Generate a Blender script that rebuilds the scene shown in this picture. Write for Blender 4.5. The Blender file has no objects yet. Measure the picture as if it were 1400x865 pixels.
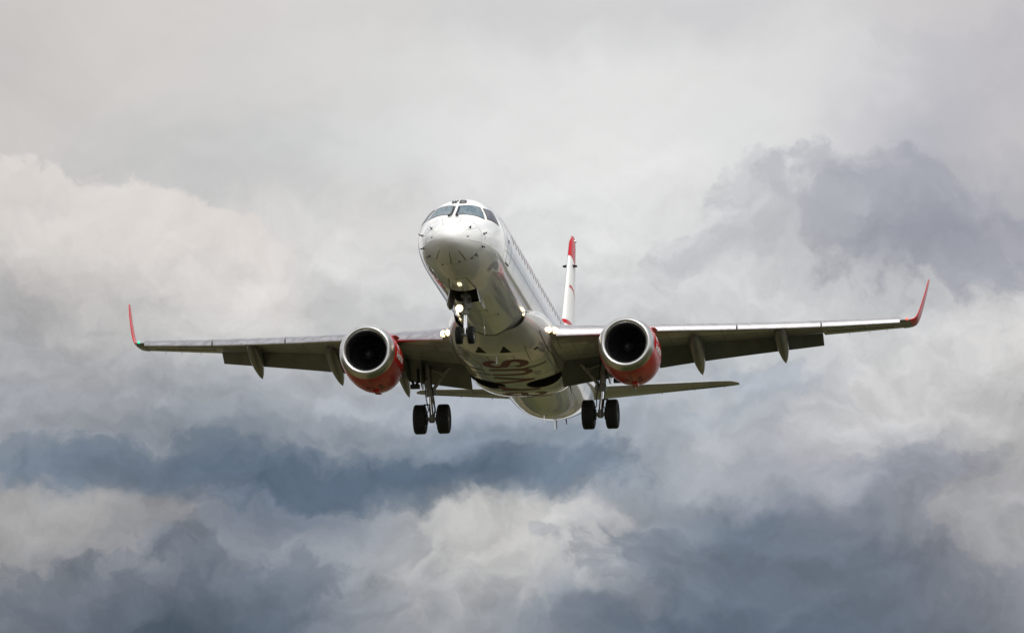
import bpy, bmesh, math, random
from mathutils import Vector, Matrix
random.seed(7)
S = bpy.context.scene
COL = S.collection
R = math.radians

# ------------------------------------------------------------------ camera
ELEV = R(8.0)                                   # the lens is tilted up eight degrees
cam_d = bpy.data.cameras.new('camera'); cam = bpy.data.objects.new('camera', cam_d); COL.objects.link(cam)
cam_d.sensor_width = 36; cam_d.lens = 11599.78 / 1400 * 36
cam_d.clip_start = .5; cam_d.clip_end = 60000
CAM = Vector((0, 0, 1.7))
cam.location = CAM; cam.rotation_euler = (math.pi / 2 + ELEV, 0, 0)
S.camera = cam
# aeroplane attitude: x to its left hand, y aft, z up
M = Matrix(((0.992437705658625, 0.12258906937271076, -0.006270602632691075),
            (-0.11884961060900076, 0.9724277290757527, 0.2006466590368831),
            (0.030694795082119322, -0.1983840512614536, 0.9796436075226336)))
RE = Matrix.Rotation(ELEV, 3, 'X')
C0 = Vector((0, 18, -1))
ORG = CAM + RE @ (Vector((0.09360824, 298.390132, -1.302889)) - M @ C0)
BASE = Vector((0, 18.3, -3.74))                  # under the main wheels
PLANE_M = Matrix.Translation(ORG) @ (RE @ M).to_4x4() @ Matrix.Translation(BASE)

S.view_settings.view_transform = 'Standard'; S.view_settings.look = 'None'
S.view_settings.exposure = 0; S.view_settings.gamma = 1

# ------------------------------------------------------------------ node helper
class NT:
    def __init__(s, tree): s.t = tree; s.n = tree.nodes; s.l = tree.links
    def new(s, ty, **k):
        n = s.n.new(ty)
        for a, b in k.items(): setattr(n, a, b)
        return n
    def link(s, a, b): s.l.new(a, b)
    def put(s, sock, v):
        if hasattr(v, 'is_output') or isinstance(v, bpy.types.NodeSocket): s.l.new(v, sock)
        else: sock.default_value = v
    def math(s, op, a, b=None, c=None, clamp=False):
        n = s.new('ShaderNodeMath', operation=op, use_clamp=clamp); s.put(n.inputs[0], a)
        if b is not None: s.put(n.inputs[1], b)
        if c is not None: s.put(n.inputs[2], c)
        return n.outputs[0]
    def vmath(s, op, a, b=None, sc=None):
        n = s.new('ShaderNodeVectorMath', operation=op); s.put(n.inputs[0], a)
        if b is not None: s.put(n.inputs[1], b)
        if sc is not None: s.put(n.inputs['Scale'], sc)
        return n.outputs[0]
    def comb(s, x, y, z=0.0):
        n = s.new('ShaderNodeCombineXYZ')
        for i, v in enumerate((x, y, z)): s.put(n.inputs[i], v)
        return n.outputs[0]
    def sep(s, v):
        n = s.new('ShaderNodeSeparateXYZ'); s.link(v, n.inputs[0]); return n.outputs
    def noise(s, vec, scale, detail=4, rough=.5, color=False, dist=0., lac=2.0):
        n = s.new('ShaderNodeTexNoise'); s.put(n.inputs['Vector'], vec)
        n.inputs['Scale'].default_value = scale; n.inputs['Detail'].default_value = detail
        n.inputs['Roughness'].default_value = rough; n.inputs['Distortion'].default_value = dist
        n.inputs['Lacunarity'].default_value = lac
        return n.outputs['Color' if color else 'Fac']
    def smooth(s, v, a, b, o0=0., o1=1., lin=False):
        n = s.new('ShaderNodeMapRange', interpolation_type='LINEAR' if lin else 'SMOOTHSTEP'); s.put(n.inputs[0], v)
        for i, q in enumerate((a, b, o0, o1)): s.put(n.inputs[i + 1], q)
        return n.outputs[0]
    def mix(s, f, a, b, blend='MIX'):
        n = s.new('ShaderNodeMix', data_type='RGBA', blend_type=blend)
        s.put(n.inputs[0], f)
        s.put(n.inputs[6], a if not isinstance(a, tuple) else (*a[:3], 1)); s.put(n.inputs[7], b if not isinstance(b, tuple) else (*b[:3], 1))
        return n.outputs[2]
    def ramp(s, fac, stops, interp='LINEAR'):
        n = s.new('ShaderNodeValToRGB'); cr = n.color_ramp; cr.interpolation = interp
        while len(cr.elements) < len(stops): cr.elements.new(.5)
        for e, (p, c) in zip(cr.elements, stops): e.position = p
        for e, (p, c) in zip(cr.elements, stops): e.color = (*c, 1)
        s.put(n.inputs[0], fac); return n.outputs[0]

def lin(c): return tuple((v / 255 / 12.92) if v / 255 <= .04045 else ((v / 255 + .055) / 1.055) ** 2.4 for v in c)

# ------------------------------------------------------------------ sky and light
SUN_EL, SUN_AZ = R(54), R(160)                    # azimuth clockwise from the view direction
sun_dir = Vector((math.sin(SUN_AZ) * math.cos(SUN_EL), math.cos(SUN_AZ) * math.cos(SUN_EL), math.sin(SUN_EL)))
sd = bpy.data.lights.new('sun', 'SUN'); sd.energy = 2.3; sd.angle = R(5); sd.color = (1, .965, .91)
so = bpy.data.objects.new('sun', sd); COL.objects.link(so)
so.rotation_euler = sun_dir.to_track_quat('Z', 'Y').to_euler(); so.location = (0, 0, 300)

W = bpy.data.worlds.new('World'); S.world = W; W.use_nodes = True
t = NT(W.node_tree); W.node_tree.nodes.clear()
sky = t.new('ShaderNodeTexSky', sky_type='NISHITA'); sky.sun_disc = False
sky.sun_elevation = SUN_EL; sky.sun_rotation = SUN_AZ
bg_sky = t.new('ShaderNodeBackground'); t.link(sky.outputs[0], bg_sky.inputs[0]); bg_sky.inputs[1].default_value = .1
tc = t.new('ShaderNodeTexCoord'); dirv = t.vmath('NORMALIZE', tc.outputs['Generated'])
dx, dy, dz = t.sep(dirv)
az = t.math('ARCTAN2', dx, dy); el = t.math('ARCSINE', dz)
KF = 11599.78 / 1400
u = t.math('MULTIPLY_ADD', az, KF, .5)
v = t.math('MULTIPLY_ADD', t.math('SUBTRACT', ELEV, el), KF, .309)
uv = t.comb(u, v, 0.)
w1 = t.vmath('SUBTRACT', t.noise(uv, 3.2, 5, .58, True), (.5, .5, .5))
w2 = t.vmath('SUBTRACT', t.noise(t.vmath('ADD', uv, (3.1, 1.7, 4.)), 13, 5, .6, True), (.5, .5, .5))
wu, wv, _ = t.sep(t.vmath('ADD', uv, t.vmath('ADD', t.vmath('SCALE', w1, sc=.16), t.vmath('SCALE', w2, sc=.07))))
ROWS = [
 (0,   [(205,200,197),(211,206,202),(213,209,206),(214,211,208),(213,211,209),(212,211,211),(212,211,211),(210,209,210),(212,210,210),(207,204,204),(200,197,198)]),
 (108, [(202,198,195),(210,206,202),(213,210,207),(216,214,212),(219,218,216),(224,223,222),(227,227,225),(224,223,222),(220,219,219),(203,201,204),(193,190,194)]),
 (216, [(205,200,197),(201,199,197),(203,202,201),(210,210,209),(221,221,220),(228,228,226),(230,230,228),(227,227,226),(217,216,217),(186,185,192),(195,192,194)]),
 (275, [(200,196,193),(198,196,194),(200,199,198),(205,205,203),(213,212,211),(226,226,225),(228,228,227),(222,222,221),(204,204,207),(168,168,176),(176,175,181)]),
 (324, [(205,200,196),(214,209,205),(215,211,208),(215,213,211),(217,216,215),(223,223,222),(226,226,225),(216,216,216),(190,190,195),(152,153,164),(164,163,172)]),
 (432, [(176,175,176),(190,188,187),(198,197,195),(200,199,198),(199,199,199),(205,205,205),(208,209,209),(207,208,208),(206,207,207),(203,203,204),(210,208,207)]),
 (540, [(158,160,165),(163,165,170),(163,167,173),(170,174,180),(170,176,185),(174,180,189),(177,183,190),(166,173,182),(182,184,188),(199,198,199),(190,188,188)]),
 (600, [(148,151,156),(146,150,157),(130,138,148),(140,147,157),(136,146,159),(136,147,161),(148,157,168),(174,177,183),(165,167,173),(165,166,171),(184,182,181)]),
 (648, [(122,130,141),(112,122,136),(92,106,123),(94,108,125),(86,101,119),(98,113,131),(132,143,156),(160,164,171),(148,151,160),(151,153,162),(174,172,174)]),
 (705, [(164,162,161),(158,158,159),(126,131,142),(122,129,141),(168,169,171),(196,195,193),(176,177,180),(120,129,142),(114,121,134),(150,152,159),(162,162,166)]),
 (757, [(150,150,152),(138,140,147),(132,137,146),(138,142,149),(165,166,168),(186,185,184),(158,161,166),(110,119,133),(104,112,126),(123,127,138),(140,142,149)]),
 (865, [(110,114,123),(86,95,109),(78,88,103),(106,114,127),(150,152,157),(138,142,149),(100,109,123),(87,97,112),(87,97,112),(96,103,116),(110,113,122)])]
ru = t.math('MULTIPLY_ADD', wu, 1 / 1.4, .2 / 1.4)     # the painted width takes the middle of each ramp
col = None
for i, (y, cs) in enumerate(ROWS):
    st = [((k / 10 + .2) / 1.4, lin(c)) for k, c in enumerate(cs)]
    rc = t.ramp(ru, st, 'CARDINAL')
    if col is None: col = rc
    else: col = t.mix(t.smooth(wv, ROWS[i - 1][0] / 1400, y / 1400), col, rc)
# finer billows: stronger low in the sky, faint in the veil above
d1 = t.math('SUBTRACT', t.noise(t.comb(t.math('MULTIPLY', wu, .8), wv, 2.), 6.0, 7, .58), .5)
amp = t.smooth(v, .12, .42, .09, .95)
d2 = t.math('SUBTRACT', t.noise(t.comb(wu, t.math('MULTIPLY', wv, 1.3), 5.), 19, 6, .6), .5)
det = t.math('MULTIPLY_ADD', t.math('MULTIPLY_ADD', d2, .55, d1), amp, 1.)
# relief of the billows: their upper sides catch the light
rp = t.comb(wu, t.math('MULTIPLY', wv, 1.15), 11.)
e1 = t.math('SUBTRACT', t.noise(rp, 9.5, 6, .55), t.noise(t.vmath('ADD', rp, (-.004, -.016, 0)), 9.5, 6, .55))
det = t.math('MULTIPLY_ADD', e1, t.smooth(v, .08, .38, .11, .9), det)
# cumulus heads: a crisp bumpy upper edge, melting away downward
bill = t.math('ABSOLUTE', t.math('SUBTRACT', t.noise(t.comb(wu, wv, 3.), 11, 2, .5), .5))
bumpn = t.math('MULTIPLY_ADD', t.math('SUBTRACT', t.noise(t.comb(wu, wv, 8.), 26, 5, .6), .5), .6, t.math('MULTIPLY_ADD', bill, 1.9, -.2))
def heads(col, pts, bump, soft, depth, color, strength):
    x0, x1 = pts[0][0] / 1400, pts[-1][0] / 1400
    e = t.ramp(ru, [((x / 1400 + .2) / 1.4, (y / 865,) * 3) for x, y in pts], 'EASE')
    h = t.math('SUBTRACT', v, t.math('MULTIPLY', e, 865 / 1400))
    h = t.math('ADD', h, t.math('MULTIPLY', bumpn, bump))
    m = t.math('MULTIPLY', t.smooth(h, 0., soft), t.smooth(h, depth, 0.004))
    fw = min(.06, (x1 - x0) * .3)
    m = t.math('MULTIPLY', m, t.math('MULTIPLY', t.smooth(wu, x0, x0 + fw), t.smooth(wu, x1, x1 - fw)))
    return t.mix(t.math('MULTIPLY', m, strength), col, tuple(lin(color)))
col = heads(col, [(-250, 190), (0, 212), (70, 222), (130, 238), (165, 236), (230, 262), (330, 285), (400, 310), (450, 330)], .055, .010, .16, (223, 216, 211), .92)
col = heads(col, [(330, 260), (385, 232), (420, 216), (500, 216), (555, 240), (620, 290)], .10, .04, .11, (218, 215, 213), .5)
col = heads(col, [(1060, 560), (1130, 520), (1190, 480), (1260, 452), (1330, 440), (1400, 432), (1650, 430)], .12, .03, .14, (216, 213, 211), .5)
col = heads(col, [(480, 740), (600, 700), (700, 690), (780, 682), (850, 700), (920, 760)], .13, .025, .10, (203, 201, 199), .55)
col = heads(col, [(-250, 690), (0, 690), (80, 682), (150, 690), (230, 720)], .12, .035, .09, (170, 167, 166), .5)
# torn scraps of cloud, darker or lighter than what lies behind
def scrap(col, cx, cy, rx, ry, color, strength, ragged=3.2):
    q = t.math('POWER', t.math('MULTIPLY_ADD', wu, 1400 / rx, -cx / rx), 2.)
    q = t.math('ADD', q, t.math('POWER', t.math('MULTIPLY_ADD', wv, 1400 / ry, -cy / ry), 2.))
    q = t.math('MULTIPLY_ADD', bumpn, ragged, q); q = t.math('MULTIPLY_ADD', d2, ragged * 1.2, q)
    return t.mix(t.math('MULTIPLY', t.smooth(q, 1.25, .15), strength), col, tuple(lin(color)))
for a in ((1260, 318, 165, 72, (154, 157, 166), .66), (1170, 268, 130, 46, (174, 175, 183), .6), (1090, 318, 120, 40, (186, 187, 193), .55), (1380, 250, 60, 40, (180, 178, 184), .3), (930, 372, 70, 22, (196, 198, 200), .5), (1020, 268, 60, 34, (190, 191, 196), .5), (1300, 95, 110, 45, (184, 182, 187), .18),
          (960, 350, 60, 24, (197, 199, 202), .5), (300, 645, 210, 46, (94, 108, 126), .5), (70, 640, 130, 34, (112, 123, 138), .55), (500, 662, 160, 34, (82, 98, 116), .6), (450, 585, 90, 26, (150, 157, 166), .5), (890, 585, 90, 34, (174, 180, 188), .5), (130, 815, 150, 46, (94, 102, 115), .55), (760, 652, 130, 42, (98, 113, 131), .5),
          (1010, 790, 190, 70, (108, 117, 131), .5), (1050, 512, 70, 26, (168, 174, 184), .6), (1300, 500, 120, 46, (207, 206, 205), .5), (960, 540, 80, 30, (199, 200, 202), .4),
          (1350, 690, 80, 60, (182, 180, 179), .45), (120, 720, 130, 36, (168, 165, 164), .4), (700, 715, 150, 34, (202, 200, 198), .5), (760, 738, 34, 12, (160, 163, 170), .5),
          (300, 800, 150, 60, (92, 101, 115), .5), (1250, 640, 120, 40, (140, 145, 155), .45), (60, 480, 90, 40, (170, 170, 173), .4)):
    col = scrap(col, *a)
col = t.mix(1., col, t.comb(det, det, det), 'MULTIPLY')
# the rest of the sky: broken overcast, brightest round the hidden sun
n3 = t.noise(dirv, 3.0, 5, .55)
up = t.smooth(el, R(2), R(40), .90, 1.18)
rest = t.mix(t.smooth(n3, .36, .62), (.40, .44, .50), (1.0, .985, .97))
rest = t.mix(1., rest, t.comb(up, up, up), 'MULTIPLY')
sdot = t.new('ShaderNodeVectorMath', operation='DOT_PRODUCT'); t.link(dirv, sdot.inputs[0]); sdot.inputs[1].default_value = sun_dir
glow = t.math('MULTIPLY', t.math('POWER', t.math('MAXIMUM', sdot.outputs['Value'], 0.), 6.), .8)
rest = t.mix(1., rest, t.mix(1., t.comb(glow, glow, glow), (1, .97, .92), 'MULTIPLY'), 'ADD')
near = t.math('MULTIPLY', t.smooth(t.math('ABSOLUTE', az), R(7), R(14), 1., 0.), t.smooth(el, R(11.5), R(17), 1., 0.))
hz = t.smooth(el, R(-.5), R(3.5))
near = t.math('MULTIPLY', near, t.smooth(el, R(1), R(4)))
rest = t.mix(hz, (.72, .715, .70), rest)               # low haze on the horizon
bg_c = t.new('ShaderNodeBackground'); t.link(col, bg_c.inputs[0])
bg_r = t.new('ShaderNodeBackground'); t.link(rest, bg_r.inputs[0])
mn = t.new('ShaderNodeMixShader'); t.link(near, mn.inputs[0]); t.link(bg_r.outputs[0], mn.inputs[1]); t.link(bg_c.outputs[0], mn.inputs[2])
ms = t.new('ShaderNodeMixShader'); ms.inputs[0].default_value = .96
t.link(bg_sky.outputs[0], ms.inputs[1]); t.link(mn.outputs[0], ms.inputs[2])
wo = t.new('ShaderNodeOutputWorld'); t.link(ms.outputs[0], wo.inputs[0])
W.cycles.sampling_method = 'MANUAL'; W.cycles.sample_map_resolution = 512

# ------------------------------------------------------------------ materials
def mat(name, col, rough=.5, metal=0., coat=0., var=0., vscale=1.5, emit=None, estr=0., spec=.5, ior=1.5, build=None, streak=None, rvar=0., bump=0.):
    m = bpy.data.materials.new(name); m.use_nodes = True
    q = NT(m.node_tree); b = q.n['Principled BSDF']
    b.inputs['Base Color'].default_value = (*col, 1); b.inputs['Roughness'].default_value = rough
    b.inputs['Metallic'].default_value = metal; b.inputs['Coat Weight'].default_value = coat
    b.inputs['Coat Roughness'].default_value = .04; b.inputs['Specular IOR Level'].default_value = spec; b.inputs['IOR'].default_value = ior
    c = None
    tcn = q.new('ShaderNodeTexCoord'); ob = tcn.outputs['Object']
    if build: c = build(q, ob)
    if var:
        st = q.vmath('MULTIPLY', ob, streak or (1, 1, 1))
        n = q.noise(st, vscale, 7, .6)
        k = q.smooth(n, .3, .75, 1., 1. - var)
        c = q.mix(1., c if c is not None else tuple(col), q.comb(k, k, k), 'MULTIPLY')
        if rvar:
            q.link(q.smooth(n, .3, .8, rough, rough + rvar), b.inputs['Roughness'])
    if c is not None: q.link(c, b.inputs['Base Color'])
    if bump:
        bn = q.new('ShaderNodeBump'); bn.inputs['Strength'].default_value = bump; bn.inputs['Distance'].default_value = .02
        q.link(q.noise(q.vmath('MULTIPLY', ob, (1, .55, 1)), 2.4, 4, .5), bn.inputs['Height']); q.link(bn.outputs[0], b.inputs['Normal']); q.link(bn.outputs[0], b.inputs['Coat Normal'])
    if emit: b.inputs['Emission Color'].default_value = (*emit, 1); b.inputs['Emission Strength'].default_value = estr
    return m
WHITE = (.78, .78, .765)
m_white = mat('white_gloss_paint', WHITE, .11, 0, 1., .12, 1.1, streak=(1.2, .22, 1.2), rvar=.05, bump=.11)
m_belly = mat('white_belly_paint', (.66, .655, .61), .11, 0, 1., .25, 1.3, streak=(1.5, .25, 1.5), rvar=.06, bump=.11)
m_grey = mat('wing_grey_paint', (.36, .365, .36), .28, 0, .4, .28, 1.3, streak=(1, .3, 1), rvar=.12)
m_flap = mat('flap_grey_paint', (.13, .133, .128), .36, 0, .2, .3, 1.6, streak=(1, .35, 1), rvar=.12)
m_cover = mat('tank_cover_grey', (.29, .295, .285), .34, 0, .3, .3, 2.)
m_fair = mat('fairing_grey_paint', (.17, .175, .165), .3, 0, .3, .25, 2.)
m_metal = mat('bare_aluminium', (.56, .545, .56), .33, 1., 0, .38, 2.2, streak=(.7, 3, 3), rvar=.2)
m_lip = mat('satin_inlet_metal', (.60, .595, .58), .3, 1., 0, .1, 1.5)
m_red = mat('red_gloss_paint', (.52, .0015, .005), .22, 0, 0., .22, 1.4, rvar=.1, spec=.28)
m_maroon = mat('faded_red_lettering', (.15, .004, .018), .36, 0, 0., .25, 2., spec=.2)
m_white_let = mat('white_lettering', (.8, .8, .8), .4)
m_black = mat('black_lettering', (.012, .012, .013), .45)
m_seam = mat('dark_seam', (.07, .068, .06), .6)
m_seam2 = mat('grey_seam', (.34, .335, .32), .5)
m_dark = mat('dark_cavity', (.012, .012, .012), .85)
m_bay = mat('bay_grey', (.07, .072, .065), .7, var=.5, vscale=6)
m_duct = mat('inlet_duct_grey', (.028, .029, .034), .5, var=.2, vscale=4)
m_fan = mat('fan_titanium', (.022, .022, .026), .45, .5)
m_tyre = mat('tyre_rubber', (.008, .008, .008), .8, var=.3, vscale=7)
m_rim = mat('wheel_rim', (.28, .275, .26), .4, .3, var=.3, vscale=8)
m_gear = mat('gear_grey_paint', (.30, .295, .25), .42, 0, .2, .4, 5.)
m_chrome = mat('oleo_chrome', (.85, .85, .86), .1, 1.)
m_hose = mat('black_hose', (.02, .02, .02), .5)
def glassy(q, ob):
    n = q.noise(q.vmath('MULTIPLY', ob, (7, 1.4, 1.4)), 1.4, 3, .5)
    return q.mix(q.smooth(n, .35, .68), (.03, .065, .09), (.095, .155, .195))
m_glass = mat('tinted_windshield', (.12, .17, .2), .08, 0, 0., spec=.35, ior=1.45, build=glassy)
m_glass2 = mat('dark_side_glass', (.045, .047, .065), .12, 0, 0., spec=.3)
m_pane = mat('cabin_pane', (.05, .052, .058), .3, 0, 0, spec=.4)
m_lamp = mat('landing_lamp', (1, .9, .7), .3, emit=(1., .84, .55), estr=7.)
m_lampglow = mat('warm_lamp_glow', (1, .9, .7), .3, emit=(1., .68, .26), estr=2.4)
m_lampnose = mat('nose_lamp', (1, .9, .7), .3, emit=(1., .82, .50), estr=5.)
m_green = mat('green_nav_lamp', (.02, .5, .2), .2, emit=(.03, .7, .35), estr=1.6)
m_rednav = mat('red_nav_lamp', (.6, .02, .02), .2, emit=(1, .12, .08), estr=2.2)

# ------------------------------------------------------------------ mesh helpers (aeroplane axes: x left hand, y aft, z up)
def link(name, me, parent=None):
    o = bpy.data.objects.new(name, me); COL.objects.link(o)
    if parent is not None: o.parent = parent
    return o
class MB:
    def __init__(s): s.v = []; s.f = []; s.m = []; s.mi = 0
    def add(s, vs, fs):
        b = len(s.v); s.v += [tuple(p) for p in vs]; s.f += [tuple(b + i for i in f) for f in fs]; s.m += [s.mi] * len(fs); return s
    def loft(s, rings, closed=True, cap0=True, cap1=True):
        n = len(rings[0]); fs = []
        vs = [p for r in rings for p in r]
        for i in range(len(rings) - 1):
            for j in range(n if closed else n - 1):
                k = (j + 1) % n
                fs.append((i * n + j, i * n + k, (i + 1) * n + k, (i + 1) * n + j))
        if closed and cap0: fs.append(tuple(range(n))[::-1])
        if closed and cap1: fs.append(tuple(range((len(rings) - 1) * n, len(rings) * n)))
        return s.add(vs, fs)
    def tube(s, p0, p1, r0, r1=None, n=14):
        p0, p1 = Vector(p0), Vector(p1); r1 = r0 if r1 is None else r1
        d = (p1 - p0).normalized(); a = d.orthogonal().normalized(); b = d.cross(a)
        ring = lambda p, r: [p + (a * math.cos(2 * math.pi * i / n) + b * math.sin(2 * math.pi * i / n)) * r for i in range(n)]
        return s.loft([ring(p0, r0), ring(p1, r1)])
    def path(s, pts, r, n=10):
        for a, b in zip(pts, pts[1:]): s.tube(a, b, r, r, n)
        return s
    def box(s, c, h, rot=None):
        c = Vector(c); q = []
        for z in (-1, 1):
            for x, y in ((-1, -1), (1, -1), (1, 1), (-1, 1)):
                p = Vector((x * h[0], y * h[1], z * h[2])); q.append(c + (rot @ p if rot else p))
        return s.add(q, [(3, 2, 1, 0), (4, 5, 6, 7), (0, 1, 5, 4), (1, 2, 6, 5), (2, 3, 7, 6), (3, 0, 4, 7)])
    def lathe(s, prof, c, axis='y', n=48, caps=(True, True)):
        rings = []
        for a, r in prof:
            ring = []
            for i in range(n):
                th = 2 * math.pi * i / n; p, q = math.cos(th) * r, math.sin(th) * r
                ring.append((c[0] + p, c[1] + a, c[2] + q) if axis == 'y' else (c[0] + a, c[1] + p, c[2] + q))
            rings.append(ring)
        return s.loft(rings, True, *caps)
    def build(s, name, mats, parent, angle=40, mirror=False, flat=False, xf=None, fixn=True):
        me = bpy.data.meshes.new(name)
        vs = [Vector(p) for p in s.v]
        if xf: vs = [xf(p) for p in vs]
        if mirror: vs = [Vector((-p.x, p.y, p.z)) for p in vs]
        me.from_pydata([p - BASE for p in vs], [], [f[::-1] for f in s.f] if mirror else s.f)
        mats = mats if isinstance(mats, (list, tuple)) else [mats]
        for m in mats: me.materials.append(m)
        me.polygons.foreach_set('material_index', s.m)
        if fixn:
            bm = bmesh.new(); bm.from_mesh(me); bmesh.ops.recalc_face_normals(bm, faces=bm.faces); bm.to_mesh(me); bm.free()
        me.polygons.foreach_set('use_smooth', [not flat] * len(me.polygons))
        if not flat: me.set_sharp_from_angle(angle=R(angle))
        me.update()
        return link(name, me, parent)

def pchip(xs, ys):
    n = len(xs); h = [xs[i + 1] - xs[i] for i in range(n - 1)]; d = [(ys[i + 1] - ys[i]) / h[i] for i in range(n - 1)]
    m = [0] * n; m[0] = d[0]; m[-1] = d[-1]
    for i in range(1, n - 1):
        if d[i - 1] * d[i] > 0:
            a = 2 * h[i] + h[i - 1]; b = h[i] + 2 * h[i - 1]; m[i] = (a + b) / (a / d[i - 1] + b / d[i])
    def f(x):
        if x <= xs[0]: return ys[0]
        if x >= xs[-1]: return ys[-1]
        i = 0
        while x > xs[i + 1]: i += 1
        q = (x - xs[i]) / h[i]
        return (2 * q ** 3 - 3 * q * q + 1) * ys[i] + (q ** 3 - 2 * q * q + q) * h[i] * m[i] + (-2 * q ** 3 + 3 * q * q) * ys[i + 1] + (q ** 3 - q * q) * h[i] * m[i + 1]
    return f
def smoothline(pts, n=8):
    """Catmull-Rom through the points"""
    out = []; P = [Vector((*p, 0)) if len(p) == 2 else Vector(p) for p in pts]
    for i in range(len(P) - 1):
        a, b, c, d = P[max(i - 1, 0)], P[i], P[i + 1], P[min(i + 2, len(P) - 1)]
        for k in range(n):
            q = k / n
            out.append(.5 * ((2 * b) + (c - a) * q + (2 * a - 5 * b + 4 * c - d) * q * q + (3 * b - a - 3 * c + d) * q ** 3))
    out.append(P[-1]); return out

# ------------------------------------------------------------------ ground under the approach
def ground_col(q, ob):
    p = q.vmath('MULTIPLY', ob, (1, 1, 0))
    n1 = q.noise(p, .018, 5, .6); n2 = q.noise(p, .05, 6, .6); n3_ = q.noise(q.vmath('ADD', p, (500, 90, 0)), .02, 3, .45)
    c = q.mix(q.smooth(n1, .38, .62), (.019, .0255, .0035), (.051, .048, .012))
    c = q.mix(q.smooth(n3_, .51, .55), c, (.006, .008, .003))
    vo = q.new('ShaderNodeTexVoronoi', feature='F1'); vo.inputs['Scale'].default_value = .008; q.link(p, vo.inputs['Vector'])
    cs = q.sep(vo.outputs['Color'])
    c = q.mix(q.smooth(cs[0], .66, .67), c, (.10, .084, .036))
    c = q.mix(q.smooth(cs[1], .80, .81), c, (.085, .08, .07))
    k = q.smooth(n2, .25, .75, .7, 1.3)
    return q.mix(1., c, q.comb(k, k, k), 'MULTIPLY')
m_ground = mat('meadow_and_fields', (.06, .07, .02), .95, build=ground_col, spec=.2)
gm = bpy.data.meshes.new('ground')
gv = [(0, 0, 0)]; gf = []
rad = [60, 150, 400, 1000, 3000, 9000, 26000]; NS = 48
for r in rad:
    for i in range(NS): gv.append((r * math.cos(2 * math.pi * i / NS), r * math.sin(2 * math.pi * i / NS), 0))
for i in range(NS): gf.append((0, 1 + i, 1 + (i + 1) % NS))
for k in range(len(rad) - 1):
    for i in range(NS):
        a, b = 1 + k * NS + i, 1 + k * NS + (i + 1) % NS
        gf.append((a, a + NS, b + NS, b))
gm.from_pydata(gv, [], gf); gm.materials.append(m_ground)
go = link('ground', gm); go['kind'] = 'structure'
# unseen asphalt strip with edge lines, added for its reflection in the belly
m_asph = mat('asphalt', (.052, .052, .054), .85, var=.3, vscale=.3)
m_line = mat('road_paint', (.7, .7, .66), .6)
def sheet(name, x0, x1, y0, y1, z, m):
    me = bpy.data.meshes.new(name); me.from_pydata([(x0, y0, z), (x1, y0, z), (x1, y1, z), (x0, y1, z)], [], [(0, 1, 2, 3)])
    me.materials.append(m); o = link(name, me); o['kind'] = 'structure'; return o
sheet('added_road', -3000, 3000, 268, 277, .004, m_asph)
for yy in (268.5, 276.3): sheet('added_road_line', -3000, 3000, yy, yy + .2, .008, m_line)

# ------------------------------------------------------------------ the aeroplane
plane = bpy.data.objects.new('airliner', None); COL.objects.link(plane)
plane.matrix_world = PLANE_M; plane.empty_display_size = 2
plane['label'] = 'white twin-engine passenger jet with red engines descending with its wheels down before cloudy sky'
plane['category'] = 'airplane'

# ---- fuselage surface
FUS = [(0,-.6,-.6,0,-.6),(.03,-.48,-.72,.15,-.6),(.12,-.36,-.85,.30,-.6),(.3,-.2,-.98,.50,-.58),(.6,0,-1.14,.73,-.55),(1.0,.22,-1.28,.94,-.48),
 (1.5,.45,-1.41,1.12,-.4),(2.0,.70,-1.51,1.25,-.32),(2.5,.99,-1.575,1.34,-.24),(3.0,1.24,-1.62,1.41,-.16),(3.5,1.42,-1.65,1.455,-.09),(4.2,1.55,-1.67,1.49,-.03),
 (5.2,1.64,-1.675,1.505,0),(6.5,1.675,-1.675,1.505,0),(25.,1.675,-1.675,1.505,0),(26.5,1.675,-1.62,1.505,.02),(28.5,1.675,-1.39,1.48,.08),(30.5,1.66,-1.02,1.38,.22),(32.5,1.6,-.58,1.2,.42),
 (34.5,1.5,-.12,.93,.62),(36.5,1.34,.33,.6,.82),(38.0,1.15,.68,.27,.91),(38.6,1.05,.82,.12,.93)]
_c = [pchip([r[0] for r in FUS], [r[k] for r in FUS]) for k in range(1, 5)]
_cs = [pchip([math.sqrt(r[0]) for r in FUS], [r[k] for r in FUS]) for k in range(1, 5)]
def fusp(s): return [c(math.sqrt(max(s, 0))) for c in _cs] if s < 6.5 else [c(s) for c in _c]
def fus0(s, th):
    zt, zb, w, zm = fusp(s); c = math.cos(th); h = (zt - zm) if c >= 0 else (zm - zb)
    return Vector((math.sin(th) * w, s, zm + h * c))
def fus(s, th, off=0.):
    p = fus0(s, th)
    if off:
        a = fus0(s + .02, th) - fus0(max(s - .02, .001), th); b = fus0(s, th + .01) - fus0(s, th - .01)
        n = a.cross(b)
        if n.length > 1e-12:
            n.normalize()
            if n.x * math.sin(th) + n.z * math.cos(th) < 0: n = -n
            p = p + n * off
    return p
st = [.004, .012, .03, .06, .1, .15, .21, .28, .36, .45, .55, .66, .78, .9, 1.03, 1.17, 1.32, 1.48, 1.65, 1.83, 2.02, 2.22, 2.43, 2.65, 2.88, 3.1, 3.3, 3.5, 3.68, 3.85]
BAY0, BAY1, BW = 3.85, 5.7, .43
s_ = 3.85
while s_ < BAY1 - .01: s_ += .185; st.append(min(s_, BAY1))
st[-1] = BAY1
s_ = BAY1
while s_ < 6.4: s_ += .2; st.append(s_)
while s_ < 25: s_ += .8; st.append(s_)
while s_ < 38.5: s_ += .3; st.append(min(s_, 38.6))
NTH = 120
rings = [[fus0(s, 2 * math.pi * j / NTH) for j in range(NTH)] for s in st]
mb = MB()
n = NTH; fs = []
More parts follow.
